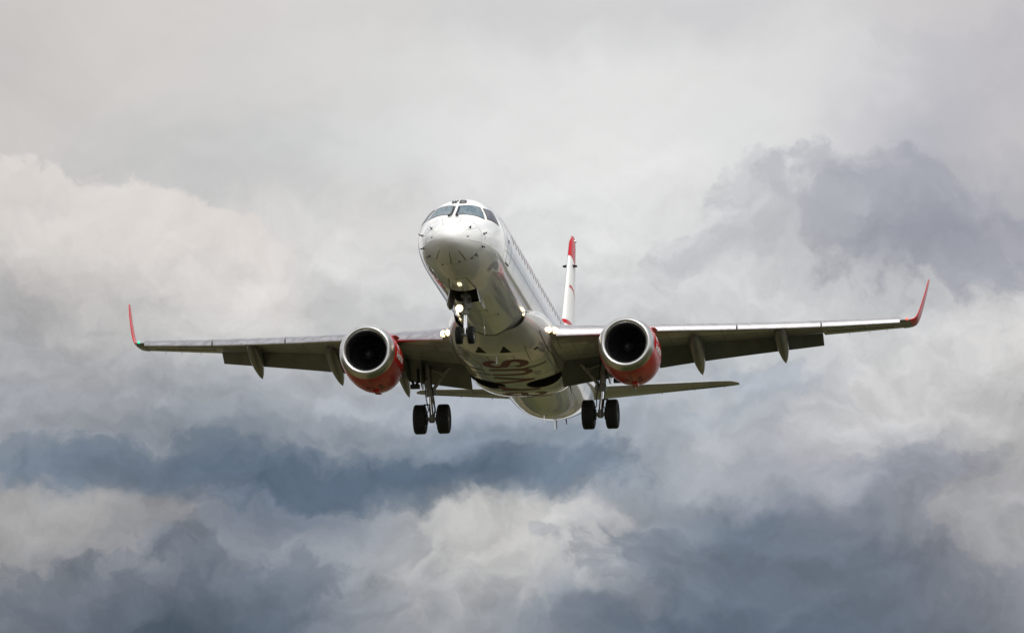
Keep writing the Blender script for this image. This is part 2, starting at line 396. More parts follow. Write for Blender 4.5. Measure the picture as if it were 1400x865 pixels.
for i in range(len(st) - 1):
    for j in range(n):
        k = (j + 1) % n
        sm = (st[i] + st[i + 1]) / 2; pc = fus0(sm, 2 * math.pi * (j + .5) / n)
        if BAY0 < sm < BAY1 and abs(pc.x) < BW and pc.z < -1: continue
        fs.append((i * n + j, i * n + k, (i + 1) * n + k, (i + 1) * n + j))
fs.append(tuple(range(n))); fs.append(tuple(range((len(st) - 1) * n, len(st) * n)))
mb.add([p for r in rings for p in r], fs)
fuselage = mb.build('fuselage', m_white, plane, 50)

def patch_grid(fn, quad, nu=10, nv=10, r=.0):
    """bilinear patch of four (a,b) parameter corners pushed through fn"""
    A, B, C, D = [Vector((*q, 0)) for q in quad]; vs = []; fs = []
    for i in range(nu + 1):
        for j in range(nv + 1):
            a, b = i / nu, j / nv
            p = (A * (1 - a) + B * a) * (1 - b) + (D * (1 - a) + C * a) * b
            vs.append(fn(p.x, p.y))
    for i in range(nu):
        for j in range(nv):
            k = i * (nv + 1) + j; fs.append((k, k + nv + 1, k + nv + 2, k + 1))
    return vs, fs
def disc_grid(fn, c, ra, rb, n=24, power=2.):
    vs = [fn(*c)]; fs = []
    for k in (1, 2, 3):
        for i in range(n):
            th = 2 * math.pi * i / n; ct, sn = math.cos(th), math.sin(th)
            a = math.copysign(abs(ct) ** (2 / power), ct); b = math.copysign(abs(sn) ** (2 / power), sn)
            vs.append(fn(c[0] + a * ra * k / 3, c[1] + b * rb * k / 3))
    for i in range(n):
        j = (i + 1) % n; fs.append((0, 1 + i, 1 + j))
        for k in (0, 1): fs.append((1 + k * n + i, 1 + (k + 1) * n + i, 1 + (k + 1) * n + j, 1 + k * n + j))
    return vs, fs
def ribbon(fn, pts, w, scale=(1, 1), step=.12, closed=False):
    """flat stroke along parameter points; widths in metres through scale (metres per parameter unit)"""
    P = [Vector((p[0] * scale[0], p[1] * scale[1])) for p in pts]
    Q = [P[0]]
    for a, b in zip(P, P[1:]):
        k = max(1, int((b - a).length / step))
        Q += [a + (b - a) * (i / k) for i in range(1, k + 1)]
    vs = []; fs = []
    for i, p in enumerate(Q):
        d0 = (Q[i] - Q[i - 1]).normalized() if i else (Q[1] - Q[0]).normalized()
        d1 = (Q[i + 1] - Q[i]).normalized() if i < len(Q) - 1 else d0
        d = (d0 + d1); d = d.normalized() if d.length > .2 else d1
        nn = Vector((-d.y, d.x)); e = w / 2 / max(.5, nn.dot(Vector((-d0.y, d0.x))))
        for q in (p + nn * e, p, p - nn * e): vs.append(fn(q.x / scale[0], q.y / scale[1]))
    for i in range(len(Q) - 1):
        for j in (0, 1): k = i * 3 + j; fs.append((k, k + 1, k + 4, k + 3))
    return vs, fs
fo = lambda off: (lambda s, th: fus(s, th, off))
FSC = (1, 1.5)
def on_fus(name, vf, m, parent=fuselage, **k):
    b = MB(); b.add(*vf); return b.build(name, m, parent, 60, fixn=False, **k)

# ---- cockpit glazing
for sg in (1, -1):
    D = lambda a: R(a) * sg
    outer = [(2.40, D(1.7)), (2.80, D(31.5)), (2.06, D(50)), (1.40, D(2.6))]
    inner = [(2.365, D(2.6)), (2.735, D(30.6)), (2.08, D(48.2)), (1.46, D(3.7))]
    on_fus('windshield_frame', patch_grid(fo(.004), outer), m_seam)
    on_fus('windshield_pane', patch_grid(fo(.010), inner, 14, 14), m_glass)
    o2 = [(2.83, D(35)), (3.34, D(46)), (3.02, D(70)), (2.24, D(52.5))]
    i2 = [(2.84, D(36.2)), (3.29, D(46.3)), (3.0, D(67.5)), (2.30, D(52.2))]
    on_fus('side_window_frame', patch_grid(fo(.004), o2), m_seam)
    on_fus('side_window_pane', patch_grid(fo(.010), i2), m_glass2)
    # wipers resting on the glass
    b = MB(); b.path([fus(1.30, D(8), .02), fus(1.44, D(5.0), .04), fus(1.85, D(3.8), .04), fus(2.25, D(3.6), .035)], .018, 8)
    b.tube(fus(1.50, D(4), .05), fus(2.33, D(4.6), .035), .016, .012)
    b.box(fus(1.33, D(7), .02), (.045, .045, .03)); b.build('wiper', m_black, fuselage)
# ---- lettering 'WB' above the windshield
b = MB()
def wb(px, py):                                   # px across (m), py up (m) -> surface
    s = 2.70 + .42 * py / .26
    zt, zb, w, zm = fusp(s)
    return fus(s, math.asin(px / w), .006)
for stroke in ([(-.24, .26), (-.185, 0)], [(-.185, 0), (-.14, .24)], [(-.14, .24), (-.095, 0)], [(-.095, 0), (-.04, .26)]):
    b.add(*ribbon(wb, stroke, .056, step=.04))
wb2 = lambda x, y: wb(x, y) + Vector((0, -.002, .003))
b.add(*ribbon(wb2, [(.05, .26), (.05, 0)], .06, step=.04))
wb3 = lambda x, y: wb(x, y) + Vector((0, -.004, .005))
for yy in (.245, .135, .015): b.add(*ribbon(wb3, [(.05, yy), (.2, yy)], .058, step=.04))
b.add(*ribbon(wb3, [(.2, .24), (.235, .19), (.2, .135), (.245, .08), (.2, .02)], .05, step=.03))
b.build('registration_lettering', m_black, fuselage, 60, fixn=False)
# ---- cabin windows, both sides
for sg in (1, -1):
    proto = None
    for k in range(28):
        s = 5.75 + .80 * k
        if 29 < s: break
        c = Vector((0, s, 0))
        if proto is None:
            proto = on_fus('cabin_window', disc_grid(fo(.005), (s, R(75) * sg), .10, .11, 24, 3.5), m_pane); s0 = s
        else:
            q = proto.copy(); COL.objects.link(q); q.parent = fuselage; q.location = (0, s - s0, 0)
# ---- doors: a dark seal line round a white leaf
def door(name, s0, s1, th0, th1, sg):
    mid = [(s0 + .12, th0), (s1 - .12, th0), (s1, th0 + .09), (s1, th1 - .09), (s1 - .12, th1), (s0 + .12, th1), (s0, th1 - .09), (s0, th0 + .09), (s0 + .12, th0)]
    b = MB(); b.add(*ribbon(fo(.005), [(a, bb * sg) for a, bb in mid], .03, FSC)); 
    return b.build(name, m_seam2, fuselage, 60, fixn=False)
for sg in (1, -1):
    d_ = door('passenger_door', 4.15, 5.0, R(35), R(112), sg)
    hb = MB(); hb.add(*ribbon(fo(.012), [(4.25, R(112.5) * sg), (4.9, R(112.5) * sg)], .05, FSC)); hb.build('door_sill', m_seam, fuselage, 60, fixn=False)
    hb = MB(); hb.add(*patch_grid(fo(.006), [(4.3, R(84) * sg), (4.5, R(84) * sg), (4.5, R(88) * sg), (4.3, R(88) * sg)], 3, 3)); hb.build('door_handle', m_seam, fuselage, 60, fixn=False)
    door('passenger_door', 29.6, 30.35, R(35), R(112), sg)
door('cargo_door', 9.2, 10.3, R(118), R(150), -1)
# ---- seams, radome joint and skin laps
def seam_ring(s, th0, th1, w=.018, m=m_seam2, name='skin_seam', off=.004):
    b = MB(); b.add(*ribbon(fo(off), [(s, th0 + (th1 - th0) * i / 60) for i in range(61)], w, FSC)); b.build(name, m, fuselage, 60, fixn=False)
seam_ring(1.12, -math.pi, math.pi, .016, m_seam2, 'radome_joint')
for s in (3.6, 6.1, 8.7, 11.2, 24.2, 27.2): seam_ring(s, -math.pi, math.pi, .014)
for th in (100, -100, 132, -132, 58, -58):
    b = MB(); b.add(*ribbon(fo(.0045), [(3.7 + i * .6, R(th)) for i in range(40)], .012, FSC)); b.build('skin_seam', m_seam2, fuselage, 60, fixn=False)
# lightning strips fanning over the radome
for th in (-146, -178, 152, -100, 100, -60, -20, 20, 60):
    low = abs(th) > 120
    b = MB(); b.add(*ribbon(fo(.006), [(.42, R(th)), (1.05, R(th))], .02 if low else .010, (1, .8)))
    b.build('lightning_strip', m_black if low else m_seam2, fuselage, 60, fixn=False)
# dark seam edges round the closed forward nose gear doors
b = MB(); xs = lambda s, x: fus(s, math.pi - math.asin(x / fusp(s)[2]), .005)
b.add(*ribbon(xs, [(2.35, -.3), (3.85, -.44)], .022)); b.add(*ribbon(xs, [(2.35, .3), (3.85, .44)], .022)); b.add(*ribbon(lambda s, x: xs(s, x) - Vector((0, 0, .003)), [(2.35, -.3), (2.35, .3)], .02))
b.add(*ribbon(xs, [(2.37, 0), (3.83, 0)], .014)); b.build('forward_gear_door_seam', m_seam, fuselage, 60, fixn=False)
# ---- probes and vanes
def probe(s, thd, L=.16, h=.07):
    th = R(thd); p = fus(s, th); nrm = (fus(s, th, .1) - p).normalized()
    b = MB(); e = p + nrm * h
    b.tube(p, e, .024, .018); b.tube(e + Vector((0, .05, 0)), e + Vector((0, -L, 0)) + nrm * .02, .02, .010)
    b.tube(p, p + nrm * .012, .045, .04); b.build('air_data_probe', m_black, fuselage)
for s, th in ((1.30, 79), (1.24, 108), (.70, 54), (1.15, 129)):
    for sg in (1, -1): probe(s, th * sg, .12 if s < 1 else .15, .05 if s < 1 else .09)
for s, th in ((.42, 86), (.42, -86), (1.0, 165), (1.15, 140), (1.25, -160)):
    b = MB(); b.add(*disc_grid(fo(.006), (s, R(th)), .045, .04, 12)); b.build('static_port', m_black, fuselage, 60, fixn=False)
on_fus('access_panel', disc_grid(fo(.005), (2.85, R(129)), .2, .13, 20), mat('panel_grey', (.38, .39, .4), .35, 0, .3))
for s, x0, x1 in ((7.2, -.2, .35), (8.3, .1, .6), (9.4, -.5, -.1)):
    b = MB(); b.add(*ribbon(xs, [(s, x0), (s, x1)], .025)); b.add(*ribbon(lambda a, c: xs(a, c) - Vector((0, 0, .003)), [(s, x1), (s + .35, x1)], .025)); b.build('drain_panel_seam', m_seam, fuselage, 60, fixn=False)
for s, th, h, c in ((9.5, 180, .34, .36), (26.2, 178, .30, .3), (29.0, 176, .36, .28), (30.5, 180, .3, .3), (8.0, 0, .3, .4), (15, 0, .32, .42)):
    p = fus(s, R(th)); nz = -1 if th > 90 else 1
    b = MB()
    rr = [[(p.x + x * k, p.y + (yy * k2) + dy, p.z + nz * hh) for x, yy in ((0, -c / 2), (.02, -c / 5), (.02, c / 4), (0, c / 2), (-.02, c / 4), (-.02, -c / 5))] for hh, k, k2, dy in ((-.1, 1, 1, 0), (h, .6, .55, c * .35))]
    b.loft(rr); b.build('blade_antenna', m_white if s < 29.5 else m_black, fuselage)
b = MB(); b.tube(fus(33.5, math.pi, -.05), fus(33.7, math.pi, .25), .03, .015); b.build('drain_mast', m_black, fuselage)
# ---- exhaust of the auxiliary power unit
b = MB(); b.lathe([(0, .13), (.12, .12), (.12, .09), (-.1, .085)], (0, 38.55, .935), n=24, caps=(False, True)); b.build('tail_exhaust', m_dark, fuselage)

# ---- nose gear bay
b = MB()
y0, y1, z1 = BAY0 - .01, BAY1 + .01, -.75
q = []
for z in (0, 1):
    for x, y in ((-BW, y0), (BW, y0), (BW, y1), (-BW, y1)):
        zs = fusp(y); zl = zs[3] - (zs[3] - zs[1]) * math.sqrt(1 - (x / zs[2]) ** 2)
        q.append((x * 1.03, y, zl + .02 if z == 0 else z1))
b.add(q, [(4, 5, 6, 7), (0, 1, 5, 4), (1, 2, 6, 5), (2, 3, 7, 6), (3, 0, 4, 7)])
bay = b.build('nose_gear_bay', m_bay, plane, flat=True, fixn=False)
b = MB()
for x in (-.3, -.1, .22): b.tube((x, 3.9, -1.1), (x, 5.6, -1.15), .03)
for y in (4.2, 4.7, 5.2): b.box((0, y, -.95), (.4, .03, .12))
b.path([(-.36, 4, -1.4), (-.33, 4.5, -1.2), (-.36, 5.2, -1.35)], .02)
b.build('bay_pipework', m_gear, bay)
# aft doors, hanging open on the two sides of the bay
for sg in (1, -1):
    rr = []
    for y, zb_ in ((3.9, -2.05), (4.2, -2.12), (4.7, -2.12), (5.2, -1.98)):
        zt_ = -1.585; x0 = .445; x1 = .445 + .10
        rr.append([(sg * x0, y, zt_), (sg * (x0 + .035), y, zt_), (sg * (x1 + .035), y + .03, zb_), (sg * x1, y + .03, zb_)])
    b = MB(); b.loft(rr); d_ = b.build('nose_gear_door', m_white, plane)
    b = MB(); b.loft([[(r[0][0] - sg * .012, r[0][1], r[0][2] - .02), (r[0][0] - sg * .006, r[0][1], r[0][2] - .02), (r[3][0] - sg * .006, r[3][1], r[3][2] + .02), (r[3][0] - sg * .012, r[3][1], r[3][2] + .02)] for r in rr]); b.build('door_lining', m_bay, d_)
    b = MB(); b.box((sg * .47, 4.15, -1.75), (.03, .05, .09)); b.build('door_hinge', m_black, d_)

# ---- belly fairing
_W = pchip([11.0, 11.8, 13, 14.2, 20, 21.4, 22.6, 23.2], [1.22, 1.46, 1.72, 1.84, 1.84, 1.72, 1.42, 1.15])
_B = pchip([11.0, 11.5, 12.2, 13.2, 15, 19.3, 20.6, 21.8, 23.2], [-1.60, -1.71, -1.86, -2.0, -2.08, -2.08, -2.0, -1.82, -1.5])
_T = pchip([11.0, 12.2, 14, 20, 22, 23.2], [-1.0, -.45, -.1, -.1, -.5, -1.0]); FN = 2.7
ZC = -.95
def fair(s, ph):                                   # ph: 0 at the keel, +-pi/2 at the widest, beyond that the upper flank
    w, zb, zt = _W(s), _B(s), _T(s); sn, cs = math.sin(ph), math.cos(ph)
    x = w * math.copysign(abs(sn) ** (2 / FN), sn); h = (ZC - zb) if cs >= 0 else max(zt - ZC, .02)
    return Vector((x, s, ZC - h * math.copysign(abs(cs) ** (2 / (FN if cs >= 0 else 1.6)), cs)))
def fairz(s, x, off=.006):
    def z(s, x):
        w, zb = _W(s), _B(s); return ZC - (ZC - zb) * max(0, 1 - min(1, abs(x) / w) ** FN) ** (1 / FN)
    zz = z(s, x); nx = -(z(s, x + .01) - z(s, x - .01)) / .02; ny = -(z(s + .01, x) - z(s - .01, x)) / .02
    nn = Vector((-nx, -ny, -1)).normalized()
    return Vector((x, s, zz)) + nn * off
WELL = [(18.35, 1.02, .66, .62), (18.35, -1.02, .66, .62)]
def in_well(p):
    return p.z < -1.2 and any(((p.y - a) / ra) ** 2 + ((p.x - bx) / rb) ** 2 < 1 for a, bx, ra, rb in WELL)
ss = [11.0 + .1 * i for i in range(123)]; NP = 200
# equal arc spacing round the section
def ring_fair(s):
    dense = [fair(s, -math.pi + 2 * math.pi * i / 1200) for i in range(1200)] 
    L = [0]
    for a, b2 in zip(dense, dense[1:] + dense[:1]): L.append(L[-1] + (b2 - a).length)
    out = []; k = 0
    for j in range(NP):
        d = L[-1] * j / NP
        while L[k + 1] < d: k += 1
        q = (d - L[k]) / max(1e-9, L[k + 1] - L[k]); out.append(dense[k].lerp(dense[(k + 1) % 1200], q))
    return out
rings = [ring_fair(s) for s in ss]
V = [p for r in rings for p in r]; F = []
for i in range(len(ss) - 1):
    for j in range(NP):
        k = (j + 1) % NP; f = (i * NP + j, i * NP + k, (i + 1) * NP + k, (i + 1) * NP + j)
        c = sum((V[a] for a in f), Vector()) / 4
        if not in_well(c): F.append(f)
# pull the rim of each well onto its ellipse
used = {}
for f in F:
    for a in range(4):
        e = tuple(sorted((f[a], f[(a + 1) % 4]))); used[e] = used.get(e, 0) + 1
rim = {i for e, k in used.items() if k == 1 for i in e}
for i in rim:
    p = V[i]
    for a, bx, ra, rb in WELL:
        r = math.hypot((p.y - a) / ra, (p.x - bx) / rb)
        if r < 1.5 and p.z < -1.2:
            V[i] = fairz(a + (p.y - a) / r, bx + (p.x - bx) / r, 0)
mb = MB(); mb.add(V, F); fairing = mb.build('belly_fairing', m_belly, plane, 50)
for a, bx, ra, rb in WELL:
    N_ = 40; r0 = []; r1 = []
    for i in range(N_):
        th = 2 * math.pi * i / N_; p = fairz(a + ra * math.cos(th) * 1.01, bx + rb * math.sin(th) * 1.01, -.004); r0.append(p); r1.append(Vector((p.x, p.y, -1.45)))
    b = MB(); b.loft([r0, r1], True, False, True); w_ = b.build('wheel_well', m_dark, fairing, 40)
    b = MB(); b.loft([[fairz(a + ra * k * math.cos(2 * math.pi * i / N_), bx + rb * k * math.sin(2 * math.pi * i / N_), .008) for i in range(N_)] for k in (.985, 1.06)], True, False, False)
    b.build('wheel_well_seal', m_hose, fairing, 60, fixn=False)
def on_fair(name, vf, m, parent=fairing): b = MB(); b.add(*vf); return b.build(name, m, parent, 60, fixn=False)
# lettering 'servus', reading from the tail toward the nose
GL = {'s': [smoothline([(.88, .74), (.74, .93), (.42, .98), (.14, .84), (.16, .6), (.5, .5), (.84, .4), (.88, .16), (.58, .02), (.26, .06), (.08, .26)])],
 'u': [smoothline([(.12, 1), (.12, .5), (.16, .18), (.4, .02), (.68, .08), (.86, .34)]), [(.88, 1), (.88, 0)]],
 'v': [[(.06, 1), (.48, .02)], [(.46, .02), (.92, 1)]],
 'r': [[(.2, 0), (.2, 1)], smoothline([(.22, .55), (.4, .88), (.62, .98), (.86, .93)])],
 'e': [smoothline([(.1, .5), (.5, .5), (.88, .52), (.84, .8), (.5, 1), (.18, .84), (.08, .48), (.2, .14), (.55, .0), (.88, .16)])]}
LH, LP = 1.36, 1.42; S_FRONT = 13.95
wordlen = 6 * LP
for i, ch in enumerate('servus'):
    b = MB()
    for k, stk in enumerate(GL[ch]):
        off = .006 + .003 * k
        fn = lambda lx, ly, off=off, i=i: fairz(S_FRONT + (5 - i) * LP + (1.15 - lx * 1.15), .10 - (ly - .5) * LH, off) 
        b.add(*ribbon(fn, [(p[0], p[1]) for p in stk], .25 if ch != 's' else .30, (1.15, LH), .06))
    b.build('greeting_letter', m_maroon, fairing, 60, fixn=False)
# inlets, drains and panel joints on the fairing
for x in (-.56, .30):
    on_fair('air_inlet', patch_grid(lambda s, xx: fairz(s, xx, .006), [(12.35, x - .02), (12.35, x + .02), (12.95, x + .2), (12.95, x - .2)], 4, 4), m_dark)  # flat dark patch; the shade of the inlet recess is put into its colour
    b = MB(); b.add(*ribbon(lambda s, xx: fairz(s, xx, .02), [(12.97, x - .21), (12.97, x + .21)], .03)); b.build('inlet_rim', m_white, fairing, 60, fixn=False)
b = MB(); p = fairz(13.3, -.06); b.tube(p, p - Vector((0, -.06, .22)), .035, .025); b.tube(p - Vector((0, -.06, .2)), p - Vector((0, -.08, .26)), .03, .03); b.build('drain_mast', m_white, fairing)
on_fair('fuel_panel', patch_grid(lambda s, xx: fairz(s, xx, .007), [(13.2, 1.25), (13.2, 1.38), (13.35, 1.38), (13.35, 1.25)], 3, 3), m_black)
for pts in ([(12.9, -1.2), (14.6, -.8), (16.3, -.85)], [(13.4, -.4), (13.4, .5)], [(13.4, .5), (14.2, .5)], [(13.4, -.4), (14.2, -.4)], [(12.6, 1.0), (14.4, 1.0)], [(12.4, 1.55), (13.6, 1.62), (15.5, 1.66), (17.5, 1.62)],
            [(12.4, -1.5), (13.6, -1.6), (15.5, -1.64), (17.5, -1.6)], [(19.4, -1.6), (19.4, 1.6)], [(16.9, -1.55), (16.9, -.95)], [(16.9, .95), (16.9, 1.55)]):
    b = MB(); b.add(*ribbon(lambda s, xx: fairz(s, xx, .0045), pts, .02)); b.build('panel_joint', m_seam, fairing, 60, fixn=False)
for s, x, ra, rb in ((14.2, -1.35, .35, .18), (15.6, -1.2, .13, .35), (15.4, 1.05, .13, .38), (16.4, -.95, .1, .3), (16.5, 1.0, .25, .12)):
    on_fair('vent_panel', disc_grid(lambda a, c: fairz(a, c, .006), (s, x), ra, rb, 24, 4), m_grey if ra > .2 else m_flap)
# raised lip where the fairing begins
b = MB()
edge = []
for k in range(41):
    ph = -2.0 + 4.0 * k / 40
    # the first station at which the fairing stands outside the fuselage
    for s in [11.0 + .05 * i for i in range(80)]:
        p = fair(s, ph); zt, zb, w, zm = fusp(s); hh = (zm - zb) if p.z < zm else (zt - zm)
        if (p.x / w) ** 2 + ((p.z - zm) / hh) ** 2 > 1.0: break
    edge.append(p + Vector((math.sin(ph), 0, -math.cos(ph))) * .004)
b.path(edge, .014, 6); b.build('fairing_lip', m_seam, fairing)

# ---- wing
def foil(t, camber=.015, xr=1., n=26):
    """upper rear -> nose -> lower rear, unit chord"""
    def y(x): return 5 * t * (.2969 * math.sqrt(x) - .126 * x - .3516 * x * x + .2843 * x ** 3 - .1026 * x ** 4)
    def c(x): return camber * 4 * x * (1 - x)
    X = [xr * (1 - math.cos(math.pi / 2 * i / n)) for i in range(n + 1)]
    return [(x, c(x) + y(x)) for x in reversed(X)] + [(x, c(x) - y(x) * (.8 if x > .0 else 1)) for x in X[1:]]
_TE = pchip([1.2, 1.6, 4.6, 10.7, 13.6], [18.95, 18.95, 19.0, 20.42, 21.1])
def le(y): return 13.4 + (y - 1.5) * .52 + .16
def zle(y): return -1.33 + .108 * y
def wsec(y, xr=1., dle=0., pts=None, t=None):
    L = le(y) + dle; c = _TE(y) - L; tt = t or (.135 - .03 * min(1, y / 10)); al = R(2.6 - 2.2 * min(1, y / 9))
    P = pts or foil(tt, .012, xr); o = []
    for a, bb in P: o.append(Vector((y, L + a * c * math.cos(al) + bb * c * math.sin(al), zle(y) + bb * c * math.cos(al) - a * c * math.sin(al))))
    return o
FRAC = .765
SLATS = [(1.98, 4.12), (4.92, 7.95), (8.0, 10.78), (10.83, 13.46)]
SLAT_H = pchip([1.9, 3.3, 5.4, 7.9, 10.7, 13.5], [.50, .41, .31, .30, .29, .25])
SLAT_Z = pchip([1.9, 3.4, 5.42, 7.9, 10.7, 13.5], [-1.145, -1.01, -.775, -.545, -.25, .10])
SLAT_SEC = [(p.x, p.y) for p in smoothline([(1.7, .62), (1.25, .60), (.8, .50), (.42, .30), (.20, .08), (.07, -.16), (0.01, -.36), (.03, -.47), (.14, -.53)], 5)] + [(.22, -.46), (.33, -.1), (.6, .2), (1., .42), (1.66, .58)]
FLAPS = [(1.62, 4.85), (5.02, 10.72)]
for sg in (1, -1):
    mir = sg < 0
    ys = [1.2, 1.6, 1.94, 1.96, 2.6, 3.4, 4.2, 4.9, 4.94, 5.8, 6.8, 7.8, 8.8, 9.8, 10.74, 10.76, 11.5, 12.4, 13.5]
    rings = []
    for y in ys:
        dle = -.28 if y < 1.95 else 0
        rings.append(wsec(y, FRAC if y < 10.75 else 1., dle))
    b = MB(); b.loft(rings); wing = b.build('wing', m_grey, plane, 35, mirror=mir)
    # slats: bare metal leading edges, drooped
    for y0, y1 in SLATS:
        rr = []
        for i in range(9):
            y = y0 + (y1 - y0) * i / 8; H = SLAT_H(y); L = 13.4 + (y - 1.5) * .52 - .12 * H; z0 = SLAT_Z(y) + .09 * H
            rr.append([Vector((y, L + a * H, z0 + q * H)) for a, q in SLAT_SEC])
        b = MB(); b.loft(rr); b.build('slat', m_metal, wing, 50, mirror=mir)
    # flaps: outboard, inboard (with its vane)
    for y0, y1 in FLAPS:
        rr = []
        for i in range(9):
            y = y0 + (y1 - y0) * i / 8
            q = (y - 1.95) / (10.72 - 1.95)
            cf = (1.35 - .72 * q) if y > 4.9 else 1.35 - .72 * q + .05
            ang = R(33)
            c = _TE(y) - le(y); hinge_s = le(y) + FRAC * c; p = wsec(y, FRAC)
            zc = (p[0].z + p[-1].z) / 2
            f = foil(.13, .02, 1., 16); o = []
            for a, bb in f:
                o.append(Vector((y, hinge_s + .02 + cf * (a * math.cos(ang) + bb * math.sin(ang)), zc - .05 + cf * (bb * math.cos(ang) - a * math.sin(ang)))))
            rr.append(o)
        b = MB(); b.loft(rr); b.build('flap', m_flap, wing, 40, mirror=mir)
    # aileron joint
    b = MB()
    ail = [wsec(y)[26 + 20] + Vector((0, 0, -.006)) for y in (10.9, 11.6, 12.4, 13.2)]
    b.path(ail, .009, 6); b.build('aileron_joint', m_seam, wing, mirror=mir)
    # joints and oval tank covers on the underside
    low = lambda y, a, off=.005: wsec(y, pts=[(a, [q for q in foil(.135 - .03 * min(1, y / 10), .012, 1., 60)[61:] if q[0] >= a][0][1] - off / max(1., _TE(y) - le(y)))])[0]
    def on_wing(name, vf, m): b = MB(); b.add(*vf); return b.build(name, m, wing, 60, mirror=mir, fixn=False)
    for y in (2.4, 3.7, 5.6, 7.4, 9.0, 10.9, 12.2):
        on_wing('panel_joint', ribbon(low, [(y, .12), (y, .42), (y, .74)], .016, (1, 3.)), m_seam)
    for a in (.16, .60): on_wing('panel_joint', ribbon(lambda y, a_: low(y, a_, .009), [(2.0, a), (4.6, a), (9.0, a), (13.3, a)], .014, (1, 3.)), m_seam)
    for y in (5.2, 6.0, 6.8, 7.6, 8.4, 9.9, 10.5, 11.3, 12.0):
        on_wing('tank_cover', disc_grid(lambda y_, a_: low(y_, a_, .006), (y, .38), .20, .055, 20), m_cover)
    # flap track canoes
    for y, s0, z0, s1, z1, wd, hg in ((9.35, 17.75, -.42, 20.55, -1.13, .24, .32), (6.42, 16.9, -.75, 20.25, -1.52, .26, .38), (4.02, 16.7, -1.15, 20.1, -2.05, .22, .38), (1.76, 18.6, -1.35, 20.2, -2.12, .05, .12)):
        rr = []
        for i in range(21):
            q = i / 20; r = math.sin(math.pi * min(1, (q + .02) ** .72)) ** .6 if q < .98 else .03; r = max(r, .03)
            cs_, cz = s0 + (s1 - s0) * q, z0 + (z1 - z0) * (q ** 1.5)
            rr.append([Vector((y + wd * r * math.sin(2 * math.pi * k / 20), cs_, cz + hg * r * math.cos(2 * math.pi * k / 20))) for k in range(20)])
        b = MB(); b.loft(rr); b.build('flap_track_fairing', m_fair, wing, 60, mirror=mir)
    # static wicks
    for y in (11.6, 12.3, 12.9):
        p = Vector((y, _TE(y), zle(y) - .04)); b = MB(); b.tube(p, p + Vector((0, .14, 0)), .012, .006, 6); b.build('static_wick', m_black, wing, mirror=mir)
    # vortex strip studs along the upper surface
    # wing tip and winglet
    def wl(y, z, L, c, cant, t=.10):
        o = []
        for a, bb in foil(t, 0., 1., 16): o.append(Vector((y - math.sin(cant) * bb * c, L + a * c, z + math.cos(cant) * bb * c)))
        return o
    z0 = zle(13.5)
    b = MB(); b.loft([wl(13.5, z0, le(13.5) - .1, 1.5, R(6), .105), wl(13.66, z0 + .02, le(13.5) + .02, 1.42, R(10)), wl(13.80, z0 + .06, le(13.5) + .18, 1.32, R(20))]); tip = b.build('wing_tip', m_fair, wing, 40, mirror=mir)
    pth = [(13.80, z0 + .06, 19.98, 1.32, 20), (13.92, z0 + .14, 20.2, 1.2, 36), (14.0, z0 + .26, 20.38, 1.08, 52), (14.07, z0 + .45, 20.56, .98, 64), (14.16, z0 + .8, 20.8, .84, 74), (14.27, z0 + 1.3, 21.15, .68, 78), (14.35, z0 + 1.76, 21.5, .5, 80), (14.365, z0 + 1.85, 21.66, .36, 80)]
    b = MB(); b.loft([wl(y, z, L, c, R(k), .085) for y, z, L, c, k in pth]); b.build('winglet', m_red, wing, 50, mirror=mir)
    b = MB(); b.lathe([(-.06, .008), (-.045, .028), (-.01, .04), (.06, .042), (.15, .03)], (13.70, le(13.5) + .0, z0 + .06), n=14); b.build('navigation_light', m_rednav if sg > 0 else m_green, wing, mirror=mir)
    # landing light in the wing root
    p = wsec(1.72, 1., -.28)[26]
    for ox, oy, k in ((0, 0, 1.2), (.22, .14, 1.05)):
        b = MB(); b.lathe([(-.015, .06 * k), (0, .105 * k), (.05, .115 * k)], (p.x + ox, p.y + oy, p.z + .03), n=24, caps=(False, True)); b.build('lamp_glow_ring', m_lampglow, wing, mirror=mir)  # outer lens ring that emits, standing in for the lamp's warm glow
        b = MB(); b.lathe([(-.03, .001), (-.028, .055 * k), (-.014, .085 * k)], (p.x + ox, p.y + oy, p.z + .03), n=20, caps=(True, False)); b.build('landing_light', m_lamp, wing, mirror=mir)
    b = MB(); b.lathe([(0, .115), (-.03, .14), (.02, .16), (.2, .16)], (p.x, p.y + .04, p.z + .03), n=24, caps=(False, True)); b.build('light_housing', m_metal, wing, mirror=mir)

